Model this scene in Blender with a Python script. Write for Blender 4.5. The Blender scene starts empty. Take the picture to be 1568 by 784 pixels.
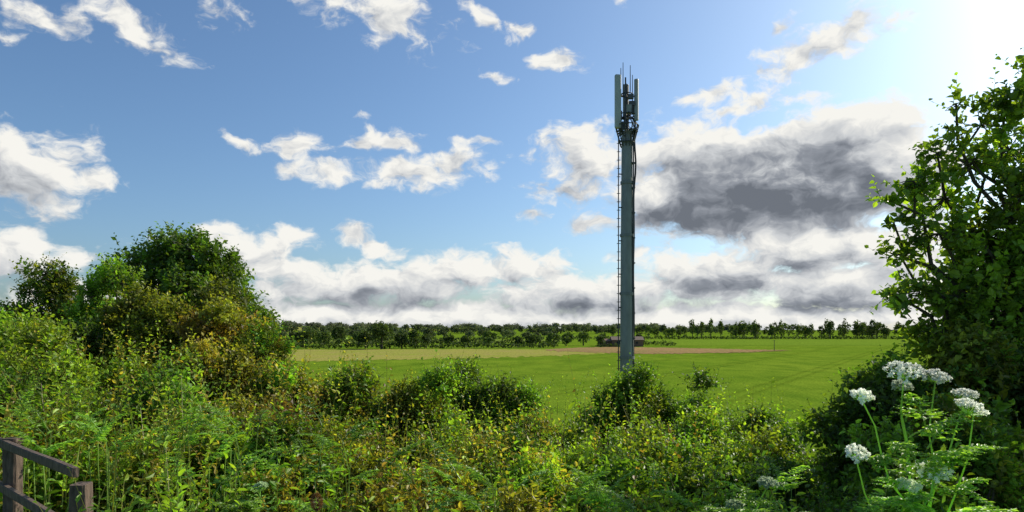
import bpy, math
import numpy as np
rng = np.random.default_rng(11)
R = math.radians
scene = bpy.context.scene
scene.view_settings.view_transform = 'Standard'
scene.view_settings.look = 'None'
scene.view_settings.exposure = 0
SUN_AZ, SUN_EL = R(52), R(31)

# ---------------------------------------------------------------- helpers
def unit(a):
    return a / np.maximum(np.linalg.norm(a, axis=-1, keepdims=True), 1e-9)

class MB:
    """all-quad mesh builder"""
    def __init__(s): s.v=[]; s.f=[]; s.c=[]; s.m=[]; s.n=0
    def add(s, V, F, C, mi=0):
        V=np.asarray(V,dtype=np.float64).reshape(-1,3); F=np.asarray(F,dtype=np.int64).reshape(-1,4)
        C=np.asarray(C,dtype=np.float64)
        if C.ndim==1: C=np.tile(C,(len(V),1))
        s.v.append(V); s.f.append(F+s.n); s.c.append(C); s.m.append(np.full(len(F),mi)); s.n+=len(V)
    def build(s, name, mats, parent=None, smooth=False):
        V=np.concatenate(s.v); F=np.concatenate(s.f); C=np.concatenate(s.c); M=np.concatenate(s.m)
        me=bpy.data.meshes.new(name)
        me.vertices.add(len(V)); me.vertices.foreach_set('co',V.astype(np.float32).ravel())
        me.loops.add(len(F)*4); me.loops.foreach_set('vertex_index',F.astype(np.int32).ravel())
        me.polygons.add(len(F)); me.polygons.foreach_set('loop_start',(np.arange(len(F))*4).astype(np.int32))
        me.polygons.foreach_set('material_index',M.astype(np.int32))
        me.polygons.foreach_set('use_smooth',np.full(len(F),smooth))
        me.update(calc_edges=True)
        at=me.color_attributes.new('Col','FLOAT_COLOR','POINT')
        C4=np.ones((len(V),4),dtype=np.float32); C4[:,:3]=C
        at.data.foreach_set('color',C4.ravel())
        for m in mats: me.materials.append(m)
        ob=bpy.data.objects.new(name,me); scene.collection.objects.link(ob)
        if parent: ob.parent=parent
        return ob

def empty(name, loc=(0,0,0)):
    e=bpy.data.objects.new(name,None); scene.collection.objects.link(e); e.location=(0,0,0); return e

def segs(mb,A,B,ra,rb,col,mi=0,n=4):
    A=np.asarray(A,float).reshape(-1,3); B=np.asarray(B,float).reshape(-1,3); N=len(A)
    ra=np.broadcast_to(np.asarray(ra,float),(N,)); rb=np.broadcast_to(np.asarray(rb,float),(N,))
    D=unit(B-A); ref=np.where(np.abs(D[:,2:3])>0.9,np.array([[1.,0,0]]),np.array([[0,0,1.]]))
    a=unit(np.cross(D,ref)); b=np.cross(D,a)
    th=np.arange(n)*2*math.pi/n+ (math.pi/4 if n==4 else 0)
    ring=a[:,None]*np.cos(th)[None,:,None]+b[:,None]*np.sin(th)[None,:,None]
    V=np.concatenate([A[:,None]+ring*ra[:,None,None],B[:,None]+ring*rb[:,None,None]],1)
    i=np.arange(n); f=np.stack([i,(i+1)%n,(i+1)%n+n,i+n],1)
    F=f[None]+ (np.arange(N)*2*n)[:,None,None]
    C=np.asarray(col,float)
    if C.ndim==2: C=np.repeat(C,2*n,axis=0)
    mb.add(V,F,C,mi)

def path(mb,P,r0,r1,col,mi=0,n=6):
    P=np.asarray(P,float); k=len(P); r=np.linspace(r0,r1,k)
    segs(mb,P[:-1],P[1:],r[:-1],r[1:],col,mi,n)

def box(mb,c,s,col,mi=0,rz=0.0):
    c=np.array(c,float); s=np.array(s,float)/2
    V=np.array([[x,y,z] for z in(-1,1) for y in(-1,1) for x in(-1,1)],float)*s
    if rz:
        cc,ss=math.cos(rz),math.sin(rz); V=np.stack([V[:,0]*cc-V[:,1]*ss,V[:,0]*ss+V[:,1]*cc,V[:,2]],1)
    mb.add(V+c,[[0,2,3,1],[4,5,7,6],[0,1,5,4],[2,6,7,3],[0,4,6,2],[1,3,7,5]],col,mi)

def leaves(mb,P,D,N,S,W,C,fancy=True,mi=0):
    n=len(P); D=unit(D); side=unit(np.cross(D,N)); N=np.cross(side,D); S=S[:,None]; w=S*W
    if fancy:
        V=np.stack([P, P+D*S*.28+side*w*.46+N*S*.09, P+D*S*.66+side*w*.36+N*S*.05, P+D*S-N*S*.16,
                    P+D*S*.66-side*w*.36+N*S*.05, P+D*S*.28-side*w*.46+N*S*.09],1)
        f=np.array([[0,1,2,3],[0,3,4,5]]); k=6
    else:
        V=np.stack([P,P+D*S*.45+side*w*.5+N*S*.07,P+D*S-N*S*.08,P+D*S*.45-side*w*.5+N*S*.07],1)
        f=np.array([[0,1,2,3]]); k=4
    F=f[None]+(np.arange(n)*k)[:,None,None]
    mb.add(V,F,np.repeat(C,k,axis=0),mi)

UP=np.array([0,0,1.])
def shoots(mb,O,D,L,k,size,wid,cols,fancy=True,stem=0.0,tip=(1.22,1.22,1.0),mi=0,stemcol=(.10,.08,.03)):
    N=len(O)
    if N==0: return
    bend=rng.normal(0,.22,(N,3)); t=(np.arange(k)+.6)/k
    def at(tt): return O[:,None]+D[:,None]*(L[:,None]*tt[None])[...,None]+bend[:,None]*(L[:,None]*tt[None]**2)[...,None]
    Pp=at(t)
    a=unit(np.cross(D,rng.normal(size=(N,3)))); b=np.cross(D,a)
    ang=np.arange(k)[None]*2.4+rng.uniform(0,6.28,(N,1))
    rad=a[:,None]*np.cos(ang)[...,None]+b[:,None]*np.sin(ang)[...,None]
    ld=rad*.85+D[:,None]*.5+rng.normal(0,.35,(N,k,3))
    nn=UP*.9+rng.normal(0,.6,(N,k,3))
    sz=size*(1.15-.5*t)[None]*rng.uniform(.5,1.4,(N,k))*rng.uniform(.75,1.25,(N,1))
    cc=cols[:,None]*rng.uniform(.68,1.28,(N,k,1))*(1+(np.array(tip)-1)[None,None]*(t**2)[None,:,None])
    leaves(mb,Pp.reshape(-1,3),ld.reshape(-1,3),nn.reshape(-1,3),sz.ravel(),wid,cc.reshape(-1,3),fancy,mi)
    if stem>0:
        T=np.array([0,.35,.7,1.]); Q=at(T)
        for j in range(3):
            segs(mb,Q[:,j],Q[:,j+1],stem*(1-.28*j),stem*(.72-.25*j),np.array(stemcol),mi,3)

def pick(pal,n,jit=.12):
    pal=np.array(pal); i=rng.integers(0,len(pal),n); j=rng.integers(0,len(pal),n); w=rng.uniform(0,.35,(n,1))
    return (pal[i]*(1-w)+pal[j]*w)*rng.uniform(1-jit,1+jit,(n,1))

def lobe(mb,c,r,cols_pal,size,k,L,LAI,wid=.6,fancy=True,stem=0.0,zmin=-.35,up=.55,twig=0.0,barkcol=(.07,.055,.04),shell=(.55,1.0),front=False):
    c=np.array(c,float); r=np.array(r,float)
    area=4*math.pi*((r[0]*r[1])**1.6+(r[0]*r[2])**1.6+(r[1]*r[2])**1.6)**(1/1.6)/3**(1/1.6)
    n=max(3,int(LAI*area/(k*size*size*wid*.55)*.65))
    d=unit(rng.normal(size=(n*2,3))); d=d[d[:,2]>zmin][:n]
    n=len(d)
    K=rng.normal(0,2.6,(4,3)); ph=rng.uniform(0,6.28,4)
    lump=1+.085*np.cos(d@K.T+ph).sum(1)
    rr=rng.uniform(shell[0]**2,shell[1]**2,n)**.5*lump
    O=c+d*r*rr[:,None]
    D=unit(d*.7+UP*up+rng.normal(0,.35,(n,3)))
    LL=L*rng.uniform(.5,1.35,n)
    O=O-D*(LL*.6)[:,None]
    # leaf colour gets darker from the shell towards the lobe centre
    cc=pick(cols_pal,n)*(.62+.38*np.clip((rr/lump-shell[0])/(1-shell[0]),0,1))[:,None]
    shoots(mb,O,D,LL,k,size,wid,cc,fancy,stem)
    if twig>0:
        m=rng.random(n)<.5
        mid=(c+O[m])/2+rng.normal(0,.06,(m.sum(),3))*r.mean()
        segs(mb,np.tile(c,(m.sum(),1)),mid,twig,twig*.7,np.array(barkcol),0,3)
        segs(mb,mid,O[m],twig*.7,twig*.35,np.array(barkcol),0,3)

def bush(mb,c,r,pal,size=.06,k=9,L=.3,LAI=2.0,sub=9,**kw):
    c=np.array(c,float); r=np.array(r,float)
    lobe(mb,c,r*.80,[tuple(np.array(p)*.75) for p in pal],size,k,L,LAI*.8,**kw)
    for i in range(sub):
        d=unit(rng.normal(size=3)); d[2]=abs(d[2])*1.1-.1; d=unit(d)
        s=rng.uniform(.22,.42); tint=rng.uniform(.62,1.4)
        sp=[tuple(np.array(pal[rng.integers(len(pal))])*tint)]+[tuple(np.array(pal[rng.integers(len(pal))])*tint)]
        lobe(mb,c+d*r*rng.uniform(.62,.88),np.full(3,s*r.mean()),sp,size,k,L,LAI,**kw)

def curve(a,b,sag=.15,n=6,wob=.05):
    a=np.array(a,float); b=np.array(b,float); t=np.linspace(0,1,n)[:,None]
    P=a+(b-a)*t; ln=np.linalg.norm(b-a)
    P=P+UP*(sag*ln*np.sin(math.pi*t)); P[1:-1]+=rng.normal(0,wob*ln*.5,(n-2,3)); return P

# ---------------------------------------------------------------- materials
def nodes(mat):
    mat.use_nodes=True; nt=mat.node_tree; nt.nodes.clear(); return nt
def leaf_mat(name,trans=.46,rough=.45,gain=(1.45,1.5,.5),amp=2.0):
    m=bpy.data.materials.new(name); nt=nodes(m); N=nt.nodes; Lk=nt.links
    o=N.new('ShaderNodeOutputMaterial'); at=N.new('ShaderNodeAttribute'); at.attribute_name='Col'
    nz=N.new('ShaderNodeTexNoise'); nz.inputs['Scale'].default_value=1.3; nz.inputs['Detail'].default_value=1
    geo=N.new('ShaderNodeNewGeometry'); Lk.new(geo.outputs['Position'],nz.inputs['Vector'])
    mr=N.new('ShaderNodeMapRange'); mr.inputs[1].default_value=.3; mr.inputs[2].default_value=.7; mr.inputs[3].default_value=.62*amp; mr.inputs[4].default_value=1.38*amp
    Lk.new(nz.outputs['Fac'],mr.inputs[0])
    sc=N.new('ShaderNodeVectorMath'); sc.operation='SCALE'; Lk.new(at.outputs['Color'],sc.inputs[0]); Lk.new(mr.outputs[0],sc.inputs['Scale'])
    p=N.new('ShaderNodeBsdfPrincipled'); p.inputs['Roughness'].default_value=rough; p.inputs['Specular IOR Level'].default_value=.35
    Lk.new(sc.outputs[0],p.inputs['Base Color'])
    g=N.new('ShaderNodeVectorMath'); g.operation='MULTIPLY'; g.inputs[1].default_value=gain; Lk.new(sc.outputs[0],g.inputs[0])
    t=N.new('ShaderNodeBsdfTranslucent'); Lk.new(g.outputs[0],t.inputs['Color'])
    mx=N.new('ShaderNodeMixShader'); mx.inputs[0].default_value=trans
    Lk.new(p.outputs[0],mx.inputs[1]); Lk.new(t.outputs[0],mx.inputs[2]); Lk.new(mx.outputs[0],o.inputs[0]); return m
def solid_mat(name,rough=.7,metal=0,nscale=8,var=.35,bump=.2,stretch=(1,1,1)):
    m=bpy.data.materials.new(name); nt=nodes(m); N=nt.nodes; Lk=nt.links
    o=N.new('ShaderNodeOutputMaterial'); at=N.new('ShaderNodeAttribute'); at.attribute_name='Col'
    geo=N.new('ShaderNodeNewGeometry'); mp=N.new('ShaderNodeMapping'); mp.inputs['Scale'].default_value=stretch
    Lk.new(geo.outputs['Position'],mp.inputs[0])
    nz=N.new('ShaderNodeTexNoise'); nz.inputs['Scale'].default_value=nscale; nz.inputs['Detail'].default_value=7; Lk.new(mp.outputs[0],nz.inputs['Vector'])
    mr=N.new('ShaderNodeMapRange'); mr.inputs[1].default_value=.3; mr.inputs[2].default_value=.7; mr.inputs[3].default_value=1-var; mr.inputs[4].default_value=1+var
    Lk.new(nz.outputs['Fac'],mr.inputs[0])
    sc=N.new('ShaderNodeVectorMath'); sc.operation='SCALE'; Lk.new(at.outputs['Color'],sc.inputs[0]); Lk.new(mr.outputs[0],sc.inputs['Scale'])
    p=N.new('ShaderNodeBsdfPrincipled'); p.inputs['Roughness'].default_value=rough; p.inputs['Metallic'].default_value=metal
    Lk.new(sc.outputs[0],p.inputs['Base Color'])
    b=N.new('ShaderNodeBump'); b.inputs['Strength'].default_value=bump; b.inputs['Distance'].default_value=.02; Lk.new(nz.outputs['Fac'],b.inputs['Height']); Lk.new(b.outputs[0],p.inputs['Normal'])
    Lk.new(p.outputs[0],o.inputs[0]); return m

LEAF=leaf_mat('foliage'); FARLEAF=leaf_mat('distant_foliage',.25,.8,amp=1.4)
BARK=solid_mat('bark',.9,0,14,.4,.6,(1,1,.3))
PAINT=solid_mat('galvanised_grey',.55,.15,4,.18,.08,(1,1,.4))
DARKM=solid_mat('dark_steel',.6,.1,6,.2,.05)
WOOD=solid_mat('weathered_wood',.9,0,10,.45,.6,(4,4,1))
WALL=solid_mat('barn_brick',.9,0,3,.2,.1)
PETAL=leaf_mat('flower_white',.5,.6,(1.1,1.1,1.05),1.1)

def field_mat(name,c1,c2,c3,tram=False,fine=6.0,rot=.0):
    m=bpy.data.materials.new(name); nt=nodes(m); N=nt.nodes; Lk=nt.links
    o=N.new('ShaderNodeOutputMaterial'); geo=N.new('ShaderNodeNewGeometry')
    def noise(scale,sx,sy,det=5):
        mp=N.new('ShaderNodeMapping'); mp.inputs['Scale'].default_value=(sx,sy,1); mp.inputs['Rotation'].default_value=(0,0,rot); Lk.new(geo.outputs['Position'],mp.inputs[0])
        nz=N.new('ShaderNodeTexNoise'); nz.inputs['Scale'].default_value=scale; nz.inputs['Detail'].default_value=det; nz.inputs['Roughness'].default_value=.65; Lk.new(mp.outputs[0],nz.inputs['Vector']); return nz.outputs['Fac']
    big=noise(.03,1,1.0); mid=noise(.22,1,.5); fn=noise(fine,1,1,3)
    def cr(f,a,b,ca,cb):
        r=N.new('ShaderNodeValToRGB'); r.color_ramp.elements[0].position=a; r.color_ramp.elements[1].position=b
        r.color_ramp.elements[0].color=(*ca,1); r.color_ramp.elements[1].color=(*cb,1); Lk.new(f,r.inputs[0]); return r.outputs[0]
    base=cr(big,.38,.62,c1,c2)
    mx=N.new('ShaderNodeMix'); mx.data_type='RGBA'; Lk.new(base,mx.inputs[6]); mx.inputs[7].default_value=(*c3,1)
    mm=N.new('ShaderNodeMapRange'); mm.inputs[1].default_value=.42; mm.inputs[2].default_value=.68; mm.inputs[3].default_value=0; mm.inputs[4].default_value=.85; Lk.new(mid,mm.inputs[0]); Lk.new(mm.outputs[0],mx.inputs[0])
    out=mx.outputs[2]
    f2=N.new('ShaderNodeMapRange'); f2.inputs[1].default_value=.3; f2.inputs[2].default_value=.7; f2.inputs[3].default_value=.5; f2.inputs[4].default_value=1.4; Lk.new(fn,f2.inputs[0])
    sc=N.new('ShaderNodeVectorMath'); sc.operation='SCALE'; Lk.new(out,sc.inputs[0]); Lk.new(f2.outputs[0],sc.inputs['Scale']); out=sc.outputs[0]
    if tram:
        sp=N.new('ShaderNodeSeparateXYZ'); Lk.new(geo.outputs['Position'],sp.inputs[0])
        def math_(op,a,b=None,c=None):
            q=N.new('ShaderNodeMath'); q.operation=op
            for i,x in enumerate((a,b,c)):
                if x is None: continue
                if isinstance(x,(int,float)): q.inputs[i].default_value=x
                else: Lk.new(x,q.inputs[i])
            return q.outputs[0]
        w=math_('SUBTRACT',sp.outputs[0],math_('MULTIPLY',sp.outputs[1],.62))
        wn=math_('MULTIPLY_ADD',mid,1.2,w)
        pp=math_('PINGPONG',wn,9.0); d=math_('ABSOLUTE',math_('SUBTRACT',pp,.95))
        tm=N.new('ShaderNodeMapRange'); tm.inputs[1].default_value=.15; tm.inputs[2].default_value=.7; tm.inputs[3].default_value=.82; tm.inputs[4].default_value=1.0; Lk.new(d,tm.inputs[0])
        s2=N.new('ShaderNodeVectorMath'); s2.operation='SCALE'; Lk.new(out,s2.inputs[0]); Lk.new(tm.outputs[0],s2.inputs['Scale']); out=s2.outputs[0]
    p=N.new('ShaderNodeBsdfPrincipled'); p.inputs['Roughness'].default_value=1; p.inputs['Specular IOR Level'].default_value=0; Lk.new(out,p.inputs['Base Color'])
    b=N.new('ShaderNodeBump'); b.inputs['Strength'].default_value=.5; b.inputs['Distance'].default_value=.12; Lk.new(fn,b.inputs['Height']); Lk.new(b.outputs[0],p.inputs['Normal'])
    Lk.new(p.outputs[0],o.inputs[0]); return m

# ---------------------------------------------------------------- terrain
def gz(x,y):
    x=np.asarray(x,float); y=np.asarray(y,float)
    e=np.clip((y-2)/14,0,1); e=e*e*(3-2*e); z=4.1*(1-e)
    far=np.clip((y-520)/1100,0,1)
    z=z+far*far*(3-2*far)*(7+9*np.clip((-x+100)/700,-.6,1.2)+1.5*np.sin(x/170.)+1.5*np.sin(y/240+x/300))
    return z
def grid(name,xs,ys,mat,off=0.0,zf=gz):
    X,Y=np.meshgrid(xs,ys); Z=zf(X,Y)+off
    V=np.stack([X,Y,Z],-1).reshape(-1,3); nx=len(xs); ny=len(ys)
    i,j=np.meshgrid(np.arange(nx-1),np.arange(ny-1)); a=(j*nx+i).ravel()
    mb=MB(); mb.add(V,np.stack([a,a+1,a+nx+1,a+nx],1),np.array([.1,.2,.02])); return mb.build(name,[mat],smooth=True)
crop=field_mat('crop_green',(.15,.245,.018),(.205,.295,.025),(.10,.185,.014),True,4.0)
xs=np.concatenate([-np.geomspace(6000,30,60),np.linspace(-28,28,57),np.geomspace(30,6000,60)])
ys=np.concatenate([[-60,-20,-8],np.linspace(-4,30,69),np.geomspace(31,6000,120)])
grid('ground',xs,ys,crop)
def patch(name,poly,mat,off,seed=1,jag=.01):
    poly=np.array(poly,float); x=np.linspace(poly[0,0],poly[-1,0],160)
    yn=np.interp(x,poly[:,0],poly[:,1]); yf=np.interp(x,poly[:,0],poly[:,2])
    yn=yn*(1+rng.normal(0,jag*.5,160)); yf=yf*(1+rng.normal(0,jag*.3,160))
    T=np.linspace(0,1,8)[:,None]; Y=yn+(yf-yn)*T; X=np.tile(x,(8,1)); Z=gz(X,Y)+off
    V=np.stack([X,Y,Z],-1).reshape(-1,3); i,j=np.meshgrid(np.arange(159),np.arange(7)); a=(j*160+i).ravel()
    mb=MB(); mb.add(V,np.stack([a,a+1,a+161,a+160],1),np.array([.2,.2,.05])); return mb.build(name,[mat])
pale=field_mat('pale_crop',(.34,.33,.07),(.28,.32,.05),(.36,.30,.10),False,2.0)
soil=field_mat('bare_soil',(.40,.24,.12),(.32,.21,.10),(.25,.23,.07),False,1.2)
past=field_mat('pasture',(.21,.28,.045),(.26,.31,.06),(.15,.22,.04),False,.6)
patch('pale_field_strip',[(-75,118,208),(-30,135,212),(0,150,212),(18,168,206),(30,186,196)],pale,.03,jag=.035)
patch('bare_soil_patch',[(10,196,210),(20,182,228),(34,170,240),(50,176,232),(66,186,214),(80,200,203)],soil,.06,jag=.03)
patch('far_pasture',[(-190,300,420),(-90,300,430),(-20,330,420),(30,360,400)],past,.05)
patch('far_pasture',[(-420,700,880),(-250,640,900),(-150,680,860)],past,.10)
patch('far_pasture',[(-700,1050,1500),(-400,1000,1500),(-100,1100,1450)],pale,.15)
patch('far_pasture',[(60,262,420),(140,262,428),(260,262,425),(420,262,425)],field_mat('far_crop',(.17,.27,.025),(.20,.29,.028),(.14,.23,.022),False,1.0),.04)

# ---------------------------------------------------------------- distant trees and hedges
DG=[(.05,.085,.02),(.07,.105,.022),(.045,.075,.02),(.09,.12,.026)]
FG=[(.075,.10,.05),(.09,.115,.055),(.07,.09,.05)]  # woodland greens with distance haze mixed into the colour
def far_tree(mb,x,y,h,w,pal,q=.9,trunk=True,LAI=1.6):
    z=float(gz(x,y)); ct=h*.16
    if trunk: segs(mb,[[x,y,z]],[[x,y,z+h*.5]],w*.05+.08,w*.03+.05,np.array([.05,.04,.03]),0,5)
    tint=rng.uniform(.65,1.4); p=[tuple(np.array(c)*tint) for c in pal]
    lobe(mb,(x,y,z+ct+(h-ct)*.48),(w*.45,w*.45,(h-ct)*.48),p,q,3,q,LAI,wid=.8,fancy=False,zmin=-.9)
    for i in range(4):
        d=unit(rng.normal(size=3)); d[2]=abs(d[2])
        lobe(mb,(x+d[0]*w*.35,y+d[1]*w*.35,z+ct+(h-ct)*(.45+.35*d[2])),np.array([1,1,1])*w*.22,p,q,3,q*.8,LAI,wid=.8,fancy=False,zmin=-.9)
def hedge_line(mb,pts,h,w,pal,q=.7,step=1.6):
    for (x0,y0),(x1,y1) in zip(pts[:-1],pts[1:]):
        n=max(1,int(math.hypot(x1-x0,y1-y0)/step))
        for i in range(n):
            t=i/n; x=x0+(x1-x0)*t+rng.normal(0,.2); y=y0+(y1-y0)*t+rng.normal(0,.2); hh=h*rng.uniform(.7,1.3)
            lobe(mb,(x,y,float(gz(x,y))+hh*.45),(step*.75,w*.6,hh*.55),pal,q,3,q*.7,1.2,wid=.8,fancy=False,zmin=-.5)
mb=MB()
x=116.
while x<285:
    far_tree(mb,x,462+rng.normal(0,6),rng.uniform(8.0,14.2),rng.uniform(2.8,5.0),DG,.9); x+=rng.choice([1.6,2.2,3.4,6.0])
for i in range(40): far_tree(mb,rng.uniform(150,300),480+rng.normal(0,5),rng.uniform(7,12.5),6,DG,1.2,False,1.2)
mb.build('poplar_row',[FARLEAF])
mb=MB()
for x in (70,78,84,92,97,104,109,113): far_tree(mb,x+rng.normal(0,1),470,rng.uniform(6.5,10.),rng.uniform(3.5,6),DG,.9)
hedge_line(mb,[(-20,425),(60,430),(150,440),(300,440)],1.8,2,DG,.9,2.2)
mb.build('distant_field_hedge',[FARLEAF])
mb=MB()
cx=-420.
while cx<260:
    hh=rng.uniform(3.5,9.5)+(2.5 if 60<cx<190 else 0); nn=rng.integers(3,12)
    for j in range(nn): 
        xx=cx+rng.uniform(0,38); yy=rng.uniform(770,880)+abs(cx)*.1
        far_tree(mb,xx,yy,hh*rng.uniform(.75,1.25),rng.uniform(7,15),FG,2.0,False,1.3)
    cx+=rng.uniform(18,42)
for i in range(110):
    x=rng.uniform(-700,500); y=rng.uniform(1350,1650)
    far_tree(mb,x,y,rng.uniform(4,10),rng.uniform(15,30),[(.11,.125,.095),(.12,.135,.10)],3.0,False,1.2)  # farthest trees: haze painted into the leaf colours, paler still
for i in range(55):
    x=rng.uniform(-230,40); y=rng.uniform(430,600)
    far_tree(mb,x,y,rng.uniform(3,7),rng.uniform(5,9),FG,1.2,False,1.3)
mb.build('distant_woodland',[FARLEAF])
mb=MB()
hedge_line(mb,[(-78,214),(-48,218),(-20,222),(16,228)],1.6,2.0,DG,.55)
hedge_line(mb,[(-110,262),(-60,266),(-25,270),(18,262)],2.0,2.4,DG,.6)
hedge_line(mb,[(-150,330),(-60,335),(-10,345)],2.2,2.6,DG,.8,2.2)
hedge_line(mb,[(48,256),(62,258)],1.6,1.5,DG,.5)
hedge_line(mb,[(30,240),(40,240)],1.1,1.2,DG,.45)
for (x,y,h,w) in [(-40.5,215,9.0,8.4),(-35,220,5.2,4.5),(-47,222,6.0,5.0),(-31,222,6.4,4.0),(-28,226,4.6,4),(-22,240,4.5,4),(-16,236,3.8,4),(-8,232,3.4,3.5),(2,234,3.6,3.6),(6,236,3.8,4),
                  (14.5,240,5.0,4.8),(9,262,4.5,5),(20,256,3.4,3.6),(27,262,5.4,4.6),(31,242,4.0,3.6),(35,268,4.4,4),(-62,228,5.2,5),(-70,232,5.6,6),(-58,262,6,6),(-10,300,5.5,6),(-75,300,7,8),(-90,310,7,8),(24,300,4.6,6),(47,256,4.2,4)]:
    far_tree(mb,x,y,h,w,DG,.6,True,2.0)
mb.build('field_hedgerow',[FARLEAF])

# barn
barn=empty('brick_barn')
mb=MB(); bx,by=41,248
box(mb,(bx,by,1.2),(11,6,2.4),np.array([.20,.11,.07])); box(mb,(bx-7.6,by+1,.95),(4,4,1.9),np.array([.18,.10,.07]))
mb.build('walls',[WALL],barn)
mb=MB()
def gable(cx,cy,w,d,z0,h,col,rf):
    x0,x1=cx-w/2,cx+w/2; y0,y1=cy-d/2,cy+d/2
    mb.add([[x0-.3,y0-.3,z0],[x1+.3,y0-.3,z0],[x1+.3,cy,z0+h],[x0-.3,cy,z0+h]],[[0,1,2,3]],rf)
    mb.add([[x0-.3,y1+.3,z0],[x1+.3,y1+.3,z0],[x1+.3,cy,z0+h],[x0-.3,cy,z0+h]],[[1,0,3,2]],rf)
    for xx in(x0,x1): mb.add([[xx,y0,z0],[xx,y1,z0],[xx,cy,z0+h-.05],[xx,cy,z0+h-.06]],[[0,1,2,3]],col)
gable(bx,by,11,6,2.4,1.2,np.array([.2,.11,.07]),np.array([.20,.14,.10])); gable(bx-7.6,by+1,4,4,1.9,.9,np.array([.2,.11,.07]),np.array([.26,.15,.10]))
mb.build('roof',[WALL],barn)
mb=MB()
for dx,w,z,h in((-3,1.8,.95,1.9),(0.5,.8,1.4,.7),(3.2,.8,1.4,.7)): box(mb,(bx+dx,by-3.02,z),(w,.06,h),np.array([.03,.03,.03]))
mb.build('door_and_windows',[WALL],barn)
mb=MB(); segs(mb,[[75,198,0]],[[75,198,3.1]],.10,.07,np.array([.12,.10,.07]),0,6); segs(mb,[[74.5,198,2.85]],[[75.5,198,2.85]],.04,.04,np.array([.12,.10,.07]),0,4)
mb.build('utility_pole',[BARK])

# ---------------------------------------------------------------- mast
mast=empty('telecom_mast'); MX,MY=4.15,25.0
G=np.array([.24,.245,.235]); DK=np.array([.05,.05,.055]); LG=np.array([.40,.41,.39])
mb=MB(); zs=[0,2.6,5.0,9.4,13.1]; rs=[.285,.265,.25,.225,.19]
for i in range(4): segs(mb,[[MX,MY,zs[i]]],[[MX,MY,zs[i+1]]],rs[i],rs[i+1],G,0,20)
for z,r in ((5.0,.25),(9.4,.225),(13.1,.19),(7.3,.238),(11.3,.208)): segs(mb,[[MX,MY,z-.05]],[[MX,MY,z+.05]],r+.03,r+.03,G*.8,0,20)
box(mb,(MX,MY,.15),(1.6,1.6,.3),np.array([.35,.34,.32]))
mb.build('pole',[PAINT],mast)
mb=MB(); lx=MX-.32; ly=MY-.10
segs(mb,[[lx,ly,1.5]],[[lx,ly,12.9]],.02,.02,DK,0,5)
for i,z in enumerate(np.arange(1.6,12.9,.30)): segs(mb,[[lx-.06,ly,z]],[[lx+.07,ly,z]],.013,.013,DK,0,5)
for z in np.arange(2,12.9,1.2): segs(mb,[[lx,ly,z]],[[MX,MY,z]],.022,.022,DK,0,5)
mb.build('ladder',[DARKM],mast)
mb=MB()
for dx,dy,bul in((.22,-.08,.10),(.25,0,.06),(.22,.08,.12),(.19,-.16,.03)):
    z=np.linspace(13.2,2,30); off=bul*np.exp(-((z-11.9)/.8)**2)+.012*np.sin(z*2+dx*30)
    path(mb,np.stack([MX+dx*(1+.0*z)+off,np.full(30,MY+dy),z],1),.026,.026,DK*.8,0,5)
for z in np.arange(3,12.8,.9): box(mb,(MX+.21,MY-.03,z),(.13,.26,.04),DK*1.5)
mb.build('feeder_cables',[DARKM],mast)
mb=MB()
def hoop(z,r,th=.022,n=20):
    a=np.linspace(0,2*math.pi,n+1); P=np.stack([MX+r*np.cos(a),MY+r*np.sin(a),np.full(n+1,z)],1); path(mb,P,th,th,DK,0,5)
for z,r in((12.75,.27),(13.15,.36),(13.35,.42),(13.75,.32),(14.5,.2)): hoop(z,r)
for a in np.arange(0,6.28,math.pi/5):
    c,s=math.cos(a),math.sin(a)
    segs(mb,[[MX+.22*c,MY+.22*s,12.6]],[[MX+.42*c,MY+.42*s,13.35]],.022,.022,DK,0,5)
    segs(mb,[[MX+.42*c,MY+.42*s,13.35]],[[MX+.1*c,MY+.1*s,13.75]],.018,.018,DK,0,5)
    segs(mb,[[MX,MY,13.15]],[[MX+.40*c,MY+.40*s,13.15]],.02,.02,DK,0,5)
segs(mb,[[MX,MY,13.1]],[[MX,MY,14.8]],.065,.05,DK*1.4,0,10)
for (dx,dy) in((-.28,-.12),(.28,-.1),(.02,.32),(-.1,-.3)):
    segs(mb,[[MX+dx,MY+dy,12.95]],[[MX+dx,MY+dy,15.0]],.028,.028,DK,0,6)
    for z in(13.6,14.4): segs(mb,[[MX,MY,z]],[[MX+dx,MY+dy,z]],.028,.028,DK,0,5)
for k in range(5):
    z=13.0+rng.uniform(0,.9); a=rng.uniform(0,6.28); box(mb,(MX+.25*math.cos(a),MY+.25*math.sin(a),z+.2),(.14,.12,.26),DK*1.8)
for dx,dz in((.1,14.35),(.05,13.95),(.14,14.1)): box(mb,(MX+dx,MY-.2,dz),(.2,.14,.16),DK*1.6)
for k in range(10):
    a=rng.uniform(0,6.28); P0=[MX+.3*math.cos(a),MY+.3*math.sin(a),rng.uniform(13.4,14.2)]; P1=[MX+.15*math.cos(a+1),MY+.15*math.sin(a+1),12.9]
    path(mb,curve(P0,P1,-.25,7,.1),.014,.014,DK*.7,0,4)
mb.build('head_frame',[DARKM],mast)
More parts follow.
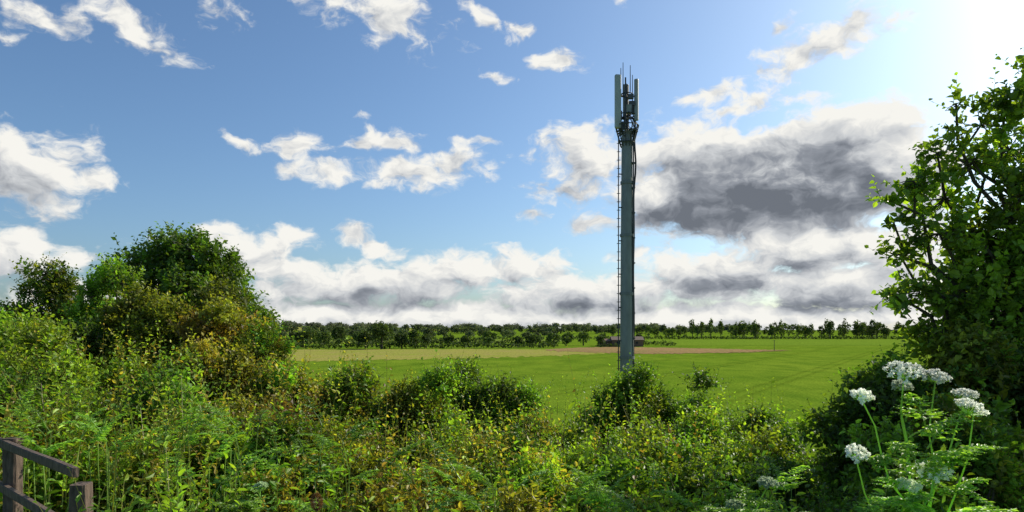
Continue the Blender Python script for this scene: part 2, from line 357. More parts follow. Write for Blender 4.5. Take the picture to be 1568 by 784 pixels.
def panel(name,cx,cy,z0,z1,w,d,rz,col):
    mb=MB(); n=10; a=np.linspace(0,2*math.pi,n,endpoint=False)+math.pi/n
    ex=np.sign(np.cos(a))*np.abs(np.cos(a))**.5*w/2; ey=np.sign(np.sin(a))*np.abs(np.sin(a))**.5*d/2
    c,s=math.cos(rz),math.sin(rz); X=cx+ex*c-ey*s; Y=cy+ex*s+ey*c
    zz=[z0,z0+.03,z1-.03,z1]; sc=[.86,1,1,.86]; V=[]
    for z,k in zip(zz,sc): V+= [[cx+(x-cx)*k,cy+(y-cy)*k,z] for x,y in zip(X,Y)]
    V+=[[cx,cy,z0],[cx,cy,z1]]; F=[]
    for j in range(3):
        for i in range(n): F.append([j*n+i,j*n+(i+1)%n,(j+1)*n+(i+1)%n,(j+1)*n+i])
    for i in range(0,n,2):
        F.append([4*n+1,3*n+i,3*n+(i+1)%n,3*n+(i+2)%n]); F.append([4*n,(i+2)%n,(i+1)%n,i])
    mb.add(V,F,col); return mb.build(name,[PAINT],mast)
panel('panel_antenna_1',MX-.36,MY-.22,13.22,15.12,.23,.14,.25,LG)
panel('panel_antenna_2',MX+.31,MY-.18,13.50,14.98,.15,.13,-.5,LG*.8)
panel('panel_antenna_3',MX+.03,MY+.42,13.7,15.0,.22,.12,.1,LG*.6)
mb=MB()
for dx,z0,z1 in((-.14,14.4,15.65),(.12,14.6,15.55),(.20,14.2,15.2),(-.22,15.0,15.45)): segs(mb,[[MX+dx,MY,z0]],[[MX+dx,MY,z1]],.018,.012,DK*1.5,0,6)
box(mb,(MX+.02,MY-.22,13.9),(.2,.12,.3),LG*.7)
mb.build('whip_antennas',[DARKM],mast)

# ---------------------------------------------------------------- trees
GREEN=[(.092,.168,.018),(.115,.192,.020),(.068,.132,.016)]
YEL=[(.15,.21,.020),(.13,.195,.020),(.175,.225,.026)]
DARK=[(.042,.080,.013),(.055,.095,.015),(.07,.10,.016)]
OLIVE=[(.14,.15,.020),(.16,.16,.022),(.11,.13,.018)]
RUST=[(.18,.14,.026),(.165,.16,.022),(.20,.16,.028),(.16,.10,.028)]
def tree(name,base,fork,lobes,pal,size,k,L,LAI,tr=.16,fancy=False,wid=.62,twig=.012,stem=.004,**kw):
    e=empty(name); base=np.array(base,float); base[2]=float(gz(base[0],base[1]))-.05; fork=np.array(fork,float)
    mt=MB(); path(mt,curve(base,fork,0,7,.03),tr,tr*.7,np.array([.09,.07,.05]),0,8)
    for l in lobes:
        c=np.array(l[:3],float); st=base+(fork-base)*rng.uniform(.65,1.0)
        path(mt,curve(st,c,.10,8,.06),tr*.42,tr*.1,np.array([.085,.065,.045]),0,6)
    mt.build('trunk_and_limbs',[BARK],e,True)
    mc=MB()
    for l in lobes:
        p=pal if len(l)<8 else l[7]
        tint=rng.uniform(.72,1.3); p=[tuple(np.array(q)*tint) for q in p]
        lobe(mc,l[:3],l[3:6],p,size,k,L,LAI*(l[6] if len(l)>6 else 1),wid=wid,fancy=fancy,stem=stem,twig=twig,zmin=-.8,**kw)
    mc.build('crown',[LEAF],e)
def rand_lobes(c,r,n,s0,s1,zlo=-.5,pal=None,dens=1):
    out=[]
    for i in range(n):
        d=unit(rng.normal(size=3)); d[2]=max(d[2],zlo)
        q=np.array(c)+d*np.array(r)*rng.uniform(.6,.88); s=rng.uniform(s0,s1)
        out.append((q[0],q[1],q[2],s,s,s*.85,dens)+((pal,) if pal else ()))
    return out
def ex(l): return [(x,y,z,s,s,s*.9,1) for x,y,z,s in l]
L1=[(-12.2,26,6.8,2.3,2.0,2.4,1)]+rand_lobes((-12.2,26,6.4),(3.1,2.6,3.3),32,.6,.95,-.4)+ex([(-12.4,25.8,9.15,.9),(-13.2,25.8,8.9,.85),(-11.6,25.6,8.9,.85),(-14.0,25.8,8.5,.8),(-11.0,25.5,8.4,.8),(-10.4,25.3,7.6,.8),(-9.9,25.2,6.9,.75),(-12.7,25.2,8.3,.9),(-11.7,25.0,7.9,.9),(-9.5,25.3,6.1,.8),(-14.5,25.6,7.8,.8),(-12.9,24.6,7.4,.9),(-11.2,24.4,7.0,.9)])
tree('sycamore_tree',(-12.2,26.3,0),(-12.2,26.1,4.2),L1,DARK+GREEN[2:],.18,8,.5,1.5,.22)
L2=[(-11.6,20,6.0,.8,.8,1.1,1)]+rand_lobes((-11.6,20,6.2),(1.15,1.1,1.65),14,.32,.55,-.6)+ex([(-11.5,20,7.7,.42),(-11.8,20,7.3,.5)])
tree('young_ash_tree',(-11.6,20.2,0),(-11.6,20,4.8),L2,GREEN+YEL[:1],.13,8,.35,1.6,.12)
L3=[(-14.6,22,6.0,1.0,1,1.3,1)]+rand_lobes((-14.6,22,6.1),(1.6,1.4,1.9),16,.4,.7,-.5)+ex([(-14.4,22,7.5,.5),(-15.2,22,7.2,.5)])
tree('hawthorn_tree',(-14.6,22,0),(-14.6,22,4.0),L3,DARK+OLIVE[:1],.13,8,.4,1.6,.14)
L4=[(-16.8,22,5.5,1.2,1,1.4,1)]+rand_lobes((-16.9,22,5.6),(1.6,1.4,1.8),12,.4,.7,-.5)
tree('hawthorn_tree',(-16.9,22,0),(-16.9,22,3.6),L4,DARK+OLIVE[:1],.13,8,.4,1.6,.14)

L5=[(6.9,9.3,6.3,1.2,.9,.9,1.0),(7.9,9.4,7.6,1.2,.9,1.3,1.0),(6.6,9.3,7.0,.8,.6,.6,1.0),
 (5.35,9.1,6.55,.42,.35,.34,.8),(5.15,9.2,7.0,.32,.3,.26,.7),(5.55,9.0,7.25,.45,.35,.36,.8),(5.30,9.1,7.95,.38,.3,.32,.7),(5.75,9.2,7.75,.46,.4,.36,.75),
 (5.65,9.2,8.35,.36,.3,.26,.6),(6.10,9.2,8.25,.46,.4,.36,.7),(6.3,9.3,8.75,.42,.35,.32,.7),(6.55,9.2,9.05,.38,.3,.28,.65),(6.75,9.4,8.45,.5,.4,.42,.8),(6.2,9.1,7.25,.55,.45,.45,.9),
 (6.65,9.0,7.75,.55,.45,.45,.9),(5.75,9.0,6.45,.55,.45,.45,.9),(6.2,9.1,6.1,.6,.5,.4,1),(7.1,9.3,9.2,.5,.4,.4,.7),(7.5,9.3,8.9,.6,.5,.5,.8),(5.6,9.0,5.95,.5,.4,.4,1.1),(7.2,9.2,7.0,.8,.6,.6,.9),(4.95,9.1,6.5,.2,.2,.15,.5),(4.95,9.2,7.75,.2,.2,.14,.5),(7.0,9.3,9.6,.32,.3,.24,.5),(5.0,9.1,7.45,.22,.2,.14,.5),(6.0,9.1,6.8,.5,.4,.4,.8),(5.9,9.2,9.0,.2,.2,.16,.5)]
MAPLE=[(.12,.185,.020),(.155,.215,.024),(.075,.125,.016)]
tree('field_maple_tree',(7.3,9.6,0),(7.1,9.5,5.0),L5,MAPLE,.10,8,.30,1.45,.13,True,.8,.009,.004)

# ---------------------------------------------------------------- bushes
def mkbush(name,lst):
    mb=MB()
    for (x,y,top,rx,pal,size,*o) in lst:
        g=float(gz(x,y)); top2=top; rz=max(.7,(top2-g)*.55)
        rz=min(rz,1.9); c=(x,y,top2-rz)
        near=y<9.5; size=size*(1.24 if near else 1.24)
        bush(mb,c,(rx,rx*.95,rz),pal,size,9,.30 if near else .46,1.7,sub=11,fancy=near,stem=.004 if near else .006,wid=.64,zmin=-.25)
        for i in range(5):
            a=rng.uniform(0,6.28); b=(x+rng.normal(0,.12),y+rng.normal(0,.12),g-.05); t=(x+rx*.6*math.cos(a),y+rx*.6*math.sin(a),top2-rz*.6)
            path(mb,curve(b,t,.02,5,.06),.03,.01,np.array([.08,.065,.045]),0,5)
    return mb.build(name,[LEAF])
MIX=GREEN+YEL[:1]+RUST[:1]+OLIVE[:1]; OR=RUST+OLIVE+GREEN[:1]; LM=YEL+GREEN
mkbush('hawthorn_thicket',[
 (-8.6,19,7.1,1.7,OLIVE+DARK[:1],.10),(-9.9,18.5,7.0,1.3,OLIVE,.10),(-7.4,18,6.95,1.3,OR,.10),(-6.3,17.5,6.2,1.1,OR,.10),(-5.4,18,5.4,1.0,OLIVE,.10),
 (-11.5,17.5,6.5,1.4,DARK+GREEN,.10),(-13.4,18,6.4,1.5,GREEN,.10),(-4.6,19,4.9,1.0,OLIVE,.10),
 (-8.4,12.5,6.2,1.3,LM,.085),(-10.2,14,6.35,1.4,LM,.09),(-7.0,13.5,5.85,1.2,MIX,.085),(-6.1,14.5,5.95,1.2,OR,.085),(-4.9,13.5,5.4,1.1,OR,.085),(-3.9,14,5.2,.9,OR,.085),
 (-3.1,14,5.4,.7,MIX,.085),(-2.4,15,5.2,.8,OR,.085),(-1.6,15,5.15,.8,MIX,.085)])
mkbush('hawthorn_bush',[
 (-1.0,16.5,5.3,1.0,DARK+GREEN,.085),(-.1,16.5,5.15,.8,DARK+GREEN,.085),(.6,15,4.6,.7,MIX,.085),(1.4,14,4.4,.7,LM,.085),
 (2.4,17,4.7,.7,GREEN+DARK,.085),(3.1,17,5.15,.75,LM,.085),(3.9,17.6,4.85,.6,GREEN,.085),(4.7,17,4.95,.75,GREEN+DARK,.085),(5.5,15.5,4.6,.7,GREEN,.085),(5.4,13,4.35,.8,DARK+GREEN,.085),(2.3,13,4.4,.8,LM,.085),(3.6,13.5,4.55,.9,LM,.085),(6.6,14,3.7,.9,GREEN,.085)])
mkbush('bramble_thicket',[
 (-6.6,9.5,5.45,1.1,LM,.065),(-5.2,10,5.3,1.1,MIX,.07),(-3.9,10.2,5.0,1.1,OR,.07),(-2.6,10.5,4.85,1.0,OR,.07),(-1.4,10.8,4.8,1.0,MIX,.07),(-.2,10.5,4.7,1.0,MIX,.07),(1.0,10.5,4.6,.9,LM,.07),(2.2,10.3,4.6,1.0,LM,.07),(3.4,10.2,4.5,1.0,LM,.07),(4.4,10.6,4.3,.8,DARK+GREEN,.07),
 (-4.7,7.4,5.15,.8,MIX,.06),(-3.6,7.6,4.95,.9,MIX,.06),(-2.4,7.7,4.85,.9,MIX,.06),(-1.2,7.5,4.75,.9,OR,.06),(0,7.6,4.7,.8,MIX,.06),(1.1,7.5,4.6,.8,LM,.06),(2.1,7.6,4.6,.8,LM,.06),(3.0,7.8,4.6,.8,GREEN+DARK,.06)])
mkbush('elder_bush',[
 (4.1,8.2,5.35,.65,GREEN+DARK,.07),(4.75,8.4,5.75,.75,DARK+GREEN,.075),(5.6,8.4,5.95,.9,GREEN+OLIVE,.075),(6.5,8.6,6.2,1.0,DARK+GREEN,.075),(3.6,6.6,5.1,.6,GREEN,.065),(4.3,6.4,5.35,.7,GREEN+OLIVE[:1],.065),(3.2,5.4,4.9,.5,LM,.06),(4.9,7.0,5.6,.7,GREEN+OLIVE[:1],.07)])
mkbush('dog_rose_bush',[
 (-1.9,5.3,4.85,.6,MIX,.05),(-1.0,5.4,4.85,.65,OR,.05),(-.1,5.3,4.8,.6,OR,.05),(.8,5.3,4.72,.6,MIX,.05),(1.6,5.4,4.7,.6,LM,.05),(2.4,5.5,4.7,.6,GREEN+DARK,.05),(.3,4.4,4.72,.5,MIX,.048),(-.6,4.4,4.75,.45,OR,.048),(1.2,4.3,4.62,.5,LM,.048)])

def herbs(name,n,xr,yr,zt,pal,size,k=18,wid=.5):
    x=rng.uniform(*xr,n); y=rng.uniform(*yr,n); top=zt(x,y)+rng.normal(0,.15,n); ln=rng.uniform(.7,1.2,n)
    D=unit(np.stack([rng.normal(0,.14,n),rng.normal(0,.14,n),np.ones(n)],1)); O=np.stack([x,y,top],1)-D*ln[:,None]
    mb=MB(); shoots(mb,O,D,ln,k,size,wid,pick(pal,n,.35),True,.006,stemcol=(.16,.16,.05)); return mb.build(name,[LEAF])
herbs('nettle_patch',110,(-5.8,-2.9),(5.6,8.2),lambda x,y:5.3+0*x,LM+DARK[:1],.085,20,.42)
herbs('wild_rose_shoots',90,(-5.8,-2.6),(5.8,8.2),lambda x,y:5.32+0*x,RUST+YEL,.06,18,.6)
herbs('nettle_patch',90,(-2.8,-1.2),(4.0,5.6),lambda x,y:4.93+0*x,LM+DARK[:1],.08,20,.42)
herbs('nettle_patch',110,(-1.2,2.4),(4.2,6.4),lambda x,y:4.82+0*x,LM,.08,20,.42)
herbs('nettle_patch',22,(-3.9,-2.9),(3.9,4.4),lambda x,y:4.76+0*x,LM,.075,18,.42)
herbs('wild_rose_shoots',150,(-5.5,2.8),(7,11),lambda x,y:5.0-.04*x,RUST+YEL,.065,14,.6)
herbs('wild_rose_shoots',90,(-9,-3),(11,16),lambda x,y:5.75-.12*(x+6),RUST+YEL,.09,14,.6)
herbs('hedge_shoots',80,(-3,6),(13,17.5),lambda x,y:4.75+0*x,LM,.09,14,.6)

# ---------------------------------------------------------------- cow parsley
def fern(mb,P0,P1,w,col):
    P=curve(P0,P1,.12,12,.02); path(mb,P,.005,.002,np.array([.12,.18,.05]),0,4)
    ax=unit(P[-1]-P[0]); side=unit(np.cross(ax,UP)); ln=np.linalg.norm(P[-1]-P[0])
    for i in range(2,12):
        t=i/11; wl=w*(1.1-t)*1.1
        for s in(-1,1):
            d=unit(side*s+ax*.55-UP*.12+rng.normal(0,.08,3)); A=P[i]; B=A+d*wl
            segs(mb,[A],[B],.002,.001,col,0,3); m=max(4,int(wl/.018)); tt=np.linspace(.12,1,m)[:,None]
            Q=A+(B-A)*tt; sd=unit(np.cross(d,UP))
            for s2 in(-1,1):
                DD=np.tile(sd*s2+d*.7,(m,1))+rng.normal(0,.2,(m,3))
                leaves(mb,Q,DD,np.tile(UP,(m,1))+rng.normal(0,.3,(m,3)),(.06*(1.15-tt[:,0]))*rng.uniform(.7,1.2,m)*max(.5,wl/.15),.5,np.tile(col,(m,1))*rng.uniform(.7,1.3,(m,1)))
def umbel(mb,P,r,tilt,white=1.0):
    nr=24; ax=unit(UP+np.array(tilt)); a=unit(np.cross(ax,[1.,.3,0])); b=np.cross(ax,a); base=np.array(P)-ax*r*.75
    wc=np.array([.80,.81,.74])*white+np.array([.25,.4,.1])*(1-white)
    for i in range(nr):
        rr=r*math.sqrt((i+.5)/nr); th=i*2.399; q=np.array(P)+(a*math.cos(th)+b*math.sin(th))*rr-ax*(rr**2/r*.35)+rng.normal(0,.004,3)
        segs(mb,[base],[q-ax*.012],.0016,.0012,np.array([.2,.3,.08]),0,3)
        n=22; o=unit(rng.normal(size=(n,3))+ax*.7)*r*.15*rng.uniform(.3,1,(n,1)); Q=q+o
        leaves(mb,Q,unit(rng.normal(size=(n,3))),np.tile(ax,(n,1))+rng.normal(0,.5,(n,3)),np.full(n,.0125)*rng.uniform(.7,1.3,n),1.0,np.tile(wc,(n,1))*rng.uniform(.75,1.1,(n,1)),False,1)
def parsley(name,base,ums,ferns,col=(.12,.20,.035)):
    mb=MB(); base=np.array(base,float); base[2]=float(gz(base[0],base[1])); col=np.array(col)
    node=base+np.array([0,0,.55]); path(mb,curve(base,node,0,4,.02),.011,.009,np.array([.14,.22,.06]),0,6)
    n2=node+np.array([-.05,0,.40]); path(mb,curve(node,n2,0,4,.03),.009,.007,np.array([.14,.22,.06]),0,6)
    for i,(x,y,z,r,w) in enumerate(ums):
        st=node if i%2 else n2
        P=np.array([x,y,z]); path(mb,curve(st,P-UP*r*.7,-.05,7,.03),.006,.0035,np.array([.15,.24,.07]),0,5)
        umbel(mb,P,r,(rng.normal(0,.2),-.3+rng.normal(0,.15),0),w)
        for q in (.35,.6):
            m=st*(1-q)+P*q; fern(mb,m,m+np.array([rng.normal(0,.14),-.1+rng.normal(0,.06),.03+rng.normal(0,.05)]),.10,col*rng.uniform(.8,1.2))
    for (x0,y0,z0,x1,y1,z1,w) in ferns: fern(mb,np.array([x0,y0,z0]),np.array([x1,y1,z1]),w,col*rng.uniform(.85,1.2))
    return mb.build(name,[LEAF,PETAL])
parsley('cow_parsley',(2.12,3.55,0),[(1.98,3.5,5.81,.09,1),(2.17,3.55,5.78,.07,1),(1.77,3.5,5.68,.055,1),(2.30,3.45,5.63,.08,1),(2.36,3.6,5.68,.06,1),(1.74,3.5,5.39,.06,1),(2.07,3.4,5.33,.085,1),(1.98,3.45,5.24,.06,.7),(2.03,3.6,5.72,.05,.6)],
 [(2.1,3.5,5.2,1.85,3.3,5.45,.18),(2.1,3.5,5.3,2.4,3.4,5.42,.18),(2.1,3.5,5.1,1.75,3.4,5.12,.2),(2.1,3.5,5.0,2.45,3.3,5.12,.2),(2.1,3.5,5.5,1.95,3.4,5.68,.14),(2.1,3.5,4.95,1.9,3.2,5.05,.18),(2.1,3.5,5.4,2.3,3.5,5.58,.14),(2.1,3.5,5.3,2.2,3.2,5.45,.16),(2.1,3.5,4.9,2.3,3.2,5.0,.2),(2.1,3.5,4.9,2.1,3.1,4.98,.18)])
parsley('cow_parsley',(1.35,3.9,0),[(1.40,3.8,5.17,.05,.4),(1.22,3.8,5.05,.045,.3)],
 [(1.35,3.9,4.8,1.05,3.7,5.05,.16),(1.35,3.9,4.8,1.6,3.7,5.02,.16),(1.35,3.9,4.9,1.25,3.7,5.15,.14),(1.5,3.9,4.7,1.75,3.6,4.98,.16),(1.3,3.8,4.7,.9,3.6,4.92,.16)])
parsley('cow_parsley',(-1.55,4.4,0),[(-1.6,4.4,5.02,.04,.3)],
 [(-1.5,4.4,4.6,-1.8,4.2,4.95,.16),(-1.5,4.4,4.6,-1.2,4.2,4.95,.16),(-1.5,4.4,4.7,-1.55,4.1,5.08,.15),(-2.1,4.4,4.6,-2.3,4.2,5.0,.16),(-2.1,4.4,4.6,-1.9,4.1,4.95,.15)])
# ferny undergrowth of young parsley leaves among the bushes
mb=MB()
for i in range(95):
    if i<55: x=rng.uniform(-4.6,-1.4); y=rng.uniform(4.7,6.6); z=5.0+.04*(-x)+(y-5.5)*.10
    else: x=rng.uniform(-1.3,2.9); y=rng.uniform(4.2,6.3); z=4.80
    if x<-2.6 and y<5.5: continue
    z+=rng.normal(0,.08); a=rng.uniform(0,6.28); l=rng.uniform(.22,.42)
    p0=np.array([x,y,z-.15]); fern(mb,p0,p0+np.array([math.cos(a)*l,math.sin(a)*l,rng.uniform(.12,.32)]),rng.uniform(.10,.17),np.array([.11,.19,.03])*rng.uniform(.8,1.3))
    path(mb,curve((x+rng.normal(0,.05),y,z-1.0),p0,0,4,.03),.006,.004,np.array([.13,.18,.05]),0,4)
mb.build('parsley_undergrowth',[LEAF])
mb=MB(); path(mb,curve((-1.18,3.9,gz(0,3.9)),(-1.1,3.9,4.98),0,6,.01),.006,.004,np.array([.16,.11,.06]),0,5)
c=np.array([-1.1,3.9,5.03]); n=700; d=unit(rng.normal(size=(n,3))); leaves(mb,c+d*np.array([.022,.022,.038]),d+rng.normal(0,.2,(n,3)),rng.normal(size=(n,3)),np.full(n,.018),.2,np.tile([.10,.05,.03],(n,1))*rng.uniform(.6,1.3,(n,1)),False)
mb.build('dried_teasel',[LEAF])

# ---------------------------------------------------------------- fence
fence=empty('wooden_fence'); WC=np.array([.13,.09,.065])
def plank(name,A,B,h,t):
    A=np.array(A,float); B=np.array(B,float); mb=MB(); n=8; ax=unit(B-A); sd=unit(np.cross(ax,UP)) if abs(ax[2])<.9 else np.array([1.,0,0]); up=np.cross(sd,ax)
    rings=[]
    for i in range(n+1):
        p=A+(B-A)*i/n; hh=h*(1+rng.normal(0,.05)); tt=t*(1+rng.normal(0,.05)); b=.25
        rings.append([p+sd*x*tt/2+up*y*hh/2 for x,y in((-1,-1+b),(-1+b,-1),(1-b,-1),(1,-1+b),(1,1-b),(1-b,1),(-1+b,1),(-1,1-b))])
    V=np.array(rings).reshape(-1,3); F=[]
    for i in range(n):
        for j in range(8): F.append([i*8+j,i*8+(j+1)%8,(i+1)*8+(j+1)%8,(i+1)*8+j])
    for o in(0,n*8): F+= [[o,o+1,o+2,o+3],[o,o+3,o+4,o+7],[o+4,o+5,o+6,o+7]]
    mb.add(V,F,WC*rng.uniform(.85,1.15)); mb.build(name,[WOOD],fence)
plank('post_1',(-3.86,5.36,3.6),(-3.88,5.38,5.16),.11,.10); plank('post_2',(-2.82,4.52,3.6),(-2.80,4.50,5.00),.11,.10); plank('post_3',(-5.0,6.3,3.0),(-5.0,6.3,5.2),.11,.10)
plank('top_rail',(-5.1,6.30,5.15),(-2.78,4.41,5.09),.065,.04); plank('lower_rail',(-5.1,6.30,4.84),(-2.78,4.41,4.72),.065,.04)

n=26000; x=rng.uniform(-7,6,n); y=rng.uniform(2.2,9,n); P=np.stack([x,y,gz(x,y)],1)
mb=MB(); leaves(mb,P,unit(np.stack([rng.normal(0,.25,n),rng.normal(0,.25,n),np.ones(n)],1)),rng.normal(size=(n,3)),rng.uniform(.25,.6,n),.05,pick(GREEN+YEL,n),True)
# seeding grass and dock stems standing in front of the fence
m=150; x=rng.uniform(-3.7,-2.3,m); y=rng.uniform(3.7,4.35,m); z=gz(x,y); hgt=rng.uniform(.6,1.05,m); tops=np.stack([x+rng.normal(0,.08,m),y,z+hgt],1)
segs(mb,np.stack([x,y,z],1),tops,.003,.0015,np.array([.16,.18,.05]),0,3)
for q in range(10): leaves(mb,tops-UP*(q*.012)+rng.normal(0,.003,(m,3)),rng.normal(0,.6,(m,3))+UP,rng.normal(size=(m,3)),np.full(m,.022),.3,np.tile([.15,.14,.06],(m,1)),False)
mb.build('grass',[LEAF])

# ---------------------------------------------------------------- world
world=bpy.data.worlds.new('World'); scene.world=world; world.use_nodes=True
nt=world.node_tree; N=nt.nodes; Lk=nt.links; N.clear()
def M(op,a,b=None,c=None,clamp=False):
    q=N.new('ShaderNodeMath'); q.operation=op; q.use_clamp=clamp
    for i,x in enumerate((a,b,c)):
        if x is None: continue
        if isinstance(x,(int,float)): q.inputs[i].default_value=x
        else: Lk.new(x,q.inputs[i])
    return q.outputs[0]
def MR(x,a,b,c,d,smooth=False):
    q=N.new('ShaderNodeMapRange'); q.interpolation_type='SMOOTHSTEP' if smooth else 'LINEAR'
    for i,v in enumerate((a,b,c,d)): q.inputs[i+1].default_value=v
    Lk.new(x,q.inputs[0]); return q.outputs[0]
tc=N.new('ShaderNodeTexCoord'); sp=N.new('ShaderNodeSeparateXYZ'); Lk.new(tc.outputs['Generated'],sp.inputs[0])
az=M('ARCTAN2',sp.outputs[0],sp.outputs[1]); el=M('ARCSINE',sp.outputs[2])
cv=N.new('ShaderNodeCombineXYZ'); Lk.new(az,cv.inputs[0]); Lk.new(el,cv.inputs[1]); base=cv.outputs[0]
def noise(vec,scale,det,rough,dist=0,mul=(1,1.5,1)):
    v=N.new('ShaderNodeVectorMath'); v.operation='MULTIPLY'; v.inputs[1].default_value=mul; Lk.new(vec,v.inputs[0])
    n=N.new('ShaderNodeTexNoise'); n.inputs['Scale'].default_value=scale; n.inputs['Detail'].default_value=det; n.inputs['Roughness'].default_value=rough; n.inputs['Distortion'].default_value=dist
    Lk.new(v.outputs[0],n.inputs['Vector']); return n
wn=noise(base,14,3,.55); wv=N.new('ShaderNodeVectorMath'); wv.operation='MULTIPLY_ADD'; wv.inputs[1].default_value=(.06,.04,0); wv.inputs[2].default_value=(-.03,-.02,0)
Lk.new(wn.outputs['Color'],wv.inputs[0]); wa=N.new('ShaderNodeVectorMath'); Lk.new(base,wa.inputs[0]); Lk.new(wv.outputs[0],wa.inputs[1]); warped=wa.outputs[0]
CL=[(-673,448,58,20,0,.7),(-560,448,68,18,-20,.65),(-508,403,48,13,-15,.65),(-428,457,38,17,0,.6),(-720,420,22,8,0,.5),
(-183,457,80,30,-15,.85),(-140,420,30,13,-30,.6),(-277,481,45,15,0,.6),(-46,457,34,9,-45,.5),(6,429,28,10,-20,.6),(62,389,32,15,0,.9),(-23,367,24,9,0,.7),(-216,306,12,6,0,.4),(160,473,15,8,0,.6),
(-697,235,108,58,0,1.35),(-617,222,50,22,0,.9),(-720,268,55,32,0,1.1),(-711,104,74,40,0,1.2),(-631,104,55,18,0,.8),
(-386,122,100,28,0,1.15),(-320,137,30,17,0,.9),(-362,94,80,22,0,1.0),(-230,137,28,14,0,.9),(-188,120,42,13,-20,.8),
(-392,267,34,12,-20,.7),(-301,264,50,18,0,.75),(-273,229,52,14,0,.75),(-178,267,55,15,0,.75),(-150,229,75,20,0,.9),(-89,242,60,24,0,.85),(-37,274,38,7,0,.5),(26,163,26,8,-10,.5),(58,275,20,7,20,.5),
(430,401,90,30,15,.8),(505,434,55,22,20,.8),(369,373,45,14,10,.6),(383,429,25,6,25,.5),(581,459,14,7,0,.5),(284,335,55,11,12,.65),(312,311,58,10,0,.6),(345,325,25,12,0,.7),(425,335,40,10,0,.4),
(385,207,250,80,0,2.4),(487,288,120,40,0,1.5),(260,258,115,42,0,1.4),(105,250,66,44,0,1.2),(81,203,55,18,0,.8),(213,193,80,50,0,1.6),(114,156,34,11,0,.7),(534,225,110,75,0,2.0),(439,120,180,46,0,1.6),(562,90,100,50,0,1.5),
(-211,66,190,32,0,1.3),(-315,80,70,26,0,1.1),(-89,82,100,30,0,1.2),(15,90,66,30,0,1.1),(-136,16,420,26,0,1.6),(109,50,180,32,0,1.3),(298,75,160,42,0,1.5),(477,66,150,44,0,1.5),(166,110,75,9,0,.5),(298,12,450,26,0,1.6),(-551,45,220,28,0,1.3),(700,50,180,40,0,1.2)]
DKC=[(385,214,225,78,0,1.0),(290,172,180,48,0,.8),(500,190,130,64,0,.65),(326,72,150,34,0,.55),(477,60,90,30,0,.5),(-136,34,300,34,0,.45),(-211,56,160,26,0,.38),(120,36,220,34,0,.45),(420,30,280,30,0,.45),(-700,198,110,34,0,.35),(-386,98,90,22,0,.25),(-700,84,80,24,0,.3)]
def ell(vec,lst,start):
    cur=start
    for (u,v,ru,rv,rot,w) in lst:
        u/=1000.;v/=1000.;ru/=1000.;rv/=1000.
        a=math.atan(u); ca=math.cos(a); e=math.atan(v*ca); sx=ru*ca*ca*1.1; sy=rv*ca*1.15
        if rot:
            mp=N.new('ShaderNodeMapping'); mp.vector_type='TEXTURE'
            mp.inputs['Location'].default_value=(a,e,0); mp.inputs['Rotation'].default_value=(0,0,R(rot)); mp.inputs['Scale'].default_value=(sx,sy,1)
        else:
            mp=N.new('ShaderNodeVectorMath'); mp.operation='MULTIPLY_ADD'; mp.inputs[1].default_value=(1/sx,1/sy,0); mp.inputs[2].default_value=(-a/sx,-e/sy,0)
        Lk.new(vec,mp.inputs[0]); ln=N.new('ShaderNodeVectorMath'); ln.operation='LENGTH'; Lk.new(mp.outputs[0],ln.inputs[0])
        cur=M('MAXIMUM',cur,M('MULTIPLY_ADD',ln.outputs['Value'],-w,w))
    return cur
BIG=[c for c in CL if c[5]>=1.0]; SMALL=[c for c in CL if c[5]<1.0]
sh=N.new('ShaderNodeVectorMath'); sh.inputs[1].default_value=(.010,.016,0); Lk.new(warped,sh.inputs[0])
mb0=ell(warped,BIG,-.6); mall=ell(warped,SMALL,mb0); mb1=ell(sh.outputs[0],BIG,-.6)
n0=noise(warped,21,7,.60).outputs['Fac']; n1=noise(sh.outputs[0],21,4,.60).outputs['Fac']
d0=M('ADD',M('MULTIPLY_ADD',n0,2.9,-1.45),mall)
alpha=MR(d0,-.10,.62,0,1,True)
dn=M('SUBTRACT',n0,n1)
lit=M('MULTIPLY_ADD',dn,2.4,M('MULTIPLY',M('SUBTRACT',mb0,mb1),.8))
thick=MR(d0,.3,1.8,0,.24,True)
dark=M('MULTIPLY_ADD',n0,.9,M('SUBTRACT',ell(warped,DKC,0.0),.45))
dk=MR(dark,0,.75,0,.56,True)
br=M('SUBTRACT',M('SUBTRACT',M('MULTIPLY_ADD',lit,.66,.87),thick),dk,clamp=True)
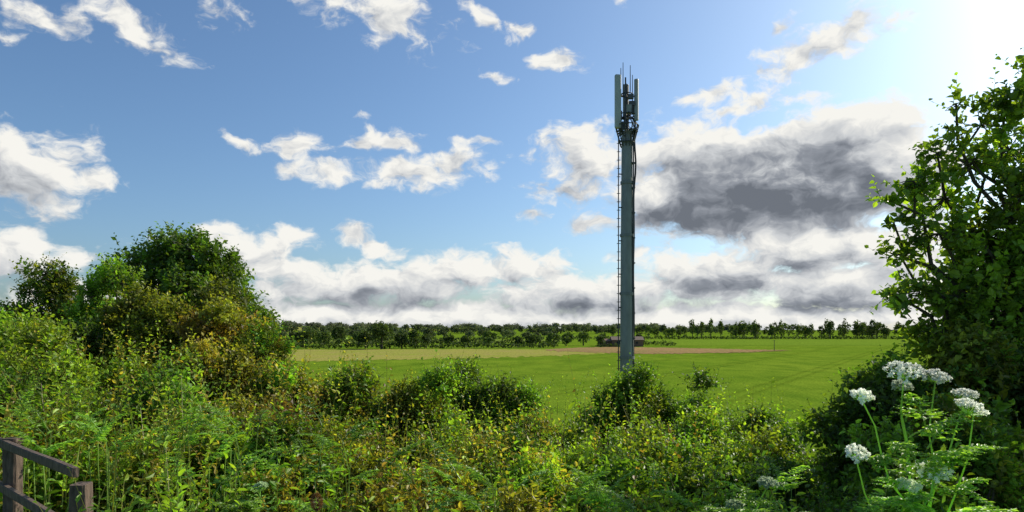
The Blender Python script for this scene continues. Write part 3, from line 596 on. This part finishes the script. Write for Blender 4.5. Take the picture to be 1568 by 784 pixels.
rp=N.new('ShaderNodeValToRGB'); e=rp.color_ramp.elements
e[0].position=0; e[0].color=(.17,.19,.225,1); e[1].position=1; e[1].color=(1.0,.985,.93,1)
k=rp.color_ramp.elements.new(.30); k.color=(.31,.335,.38,1); k=rp.color_ramp.elements.new(.65); k.color=(.66,.68,.70,1)
Lk.new(br,rp.inputs[0])
sky=N.new('ShaderNodeTexSky'); sky.sky_type='NISHITA'; sky.sun_disc=False; sky.sun_elevation=SUN_EL; sky.sun_rotation=SUN_AZ; sky.air_density=.95; sky.dust_density=1.5; sky.ozone_density=2.0
tn=N.new('ShaderNodeVectorMath'); tn.operation='MULTIPLY'; tn.inputs[1].default_value=(.82,1.02,1.18); Lk.new(sky.outputs[0],tn.inputs[0])
b1=N.new('ShaderNodeBackground'); b1.inputs[1].default_value=.115; Lk.new(tn.outputs[0],b1.inputs[0])
b2=N.new('ShaderNodeBackground'); b2.inputs[1].default_value=.93; Lk.new(rp.outputs[0],b2.inputs[0])
mx=N.new('ShaderNodeMixShader'); Lk.new(alpha,mx.inputs[0]); Lk.new(b1.outputs[0],mx.inputs[1]); Lk.new(b2.outputs[0],mx.inputs[2])
wo=N.new('ShaderNodeOutputWorld'); Lk.new(mx.outputs[0],wo.inputs[0])
world.cycles.sampling_method='NONE'

# ---------------------------------------------------------------- sun, camera
from mathutils import Vector
sl=bpy.data.lights.new('sun','SUN'); sl.energy=5.0; sl.angle=R(.5); sl.color=(1,.92,.76)
so=bpy.data.objects.new('sun',sl); scene.collection.objects.link(so)
sd=Vector((math.sin(SUN_AZ)*math.cos(SUN_EL),math.cos(SUN_AZ)*math.cos(SUN_EL),math.sin(SUN_EL)))
so.rotation_euler=sd.to_track_quat('Z','Y').to_euler()
cam=bpy.data.cameras.new('camera'); co=bpy.data.objects.new('camera',cam); scene.collection.objects.link(co)
co.location=(0,0,6); co.rotation_euler=(R(90),0,0); cam.lens=24.34; cam.sensor_width=36; cam.shift_y=.072; cam.clip_end=20000; cam.clip_start=.05
scene.camera=co
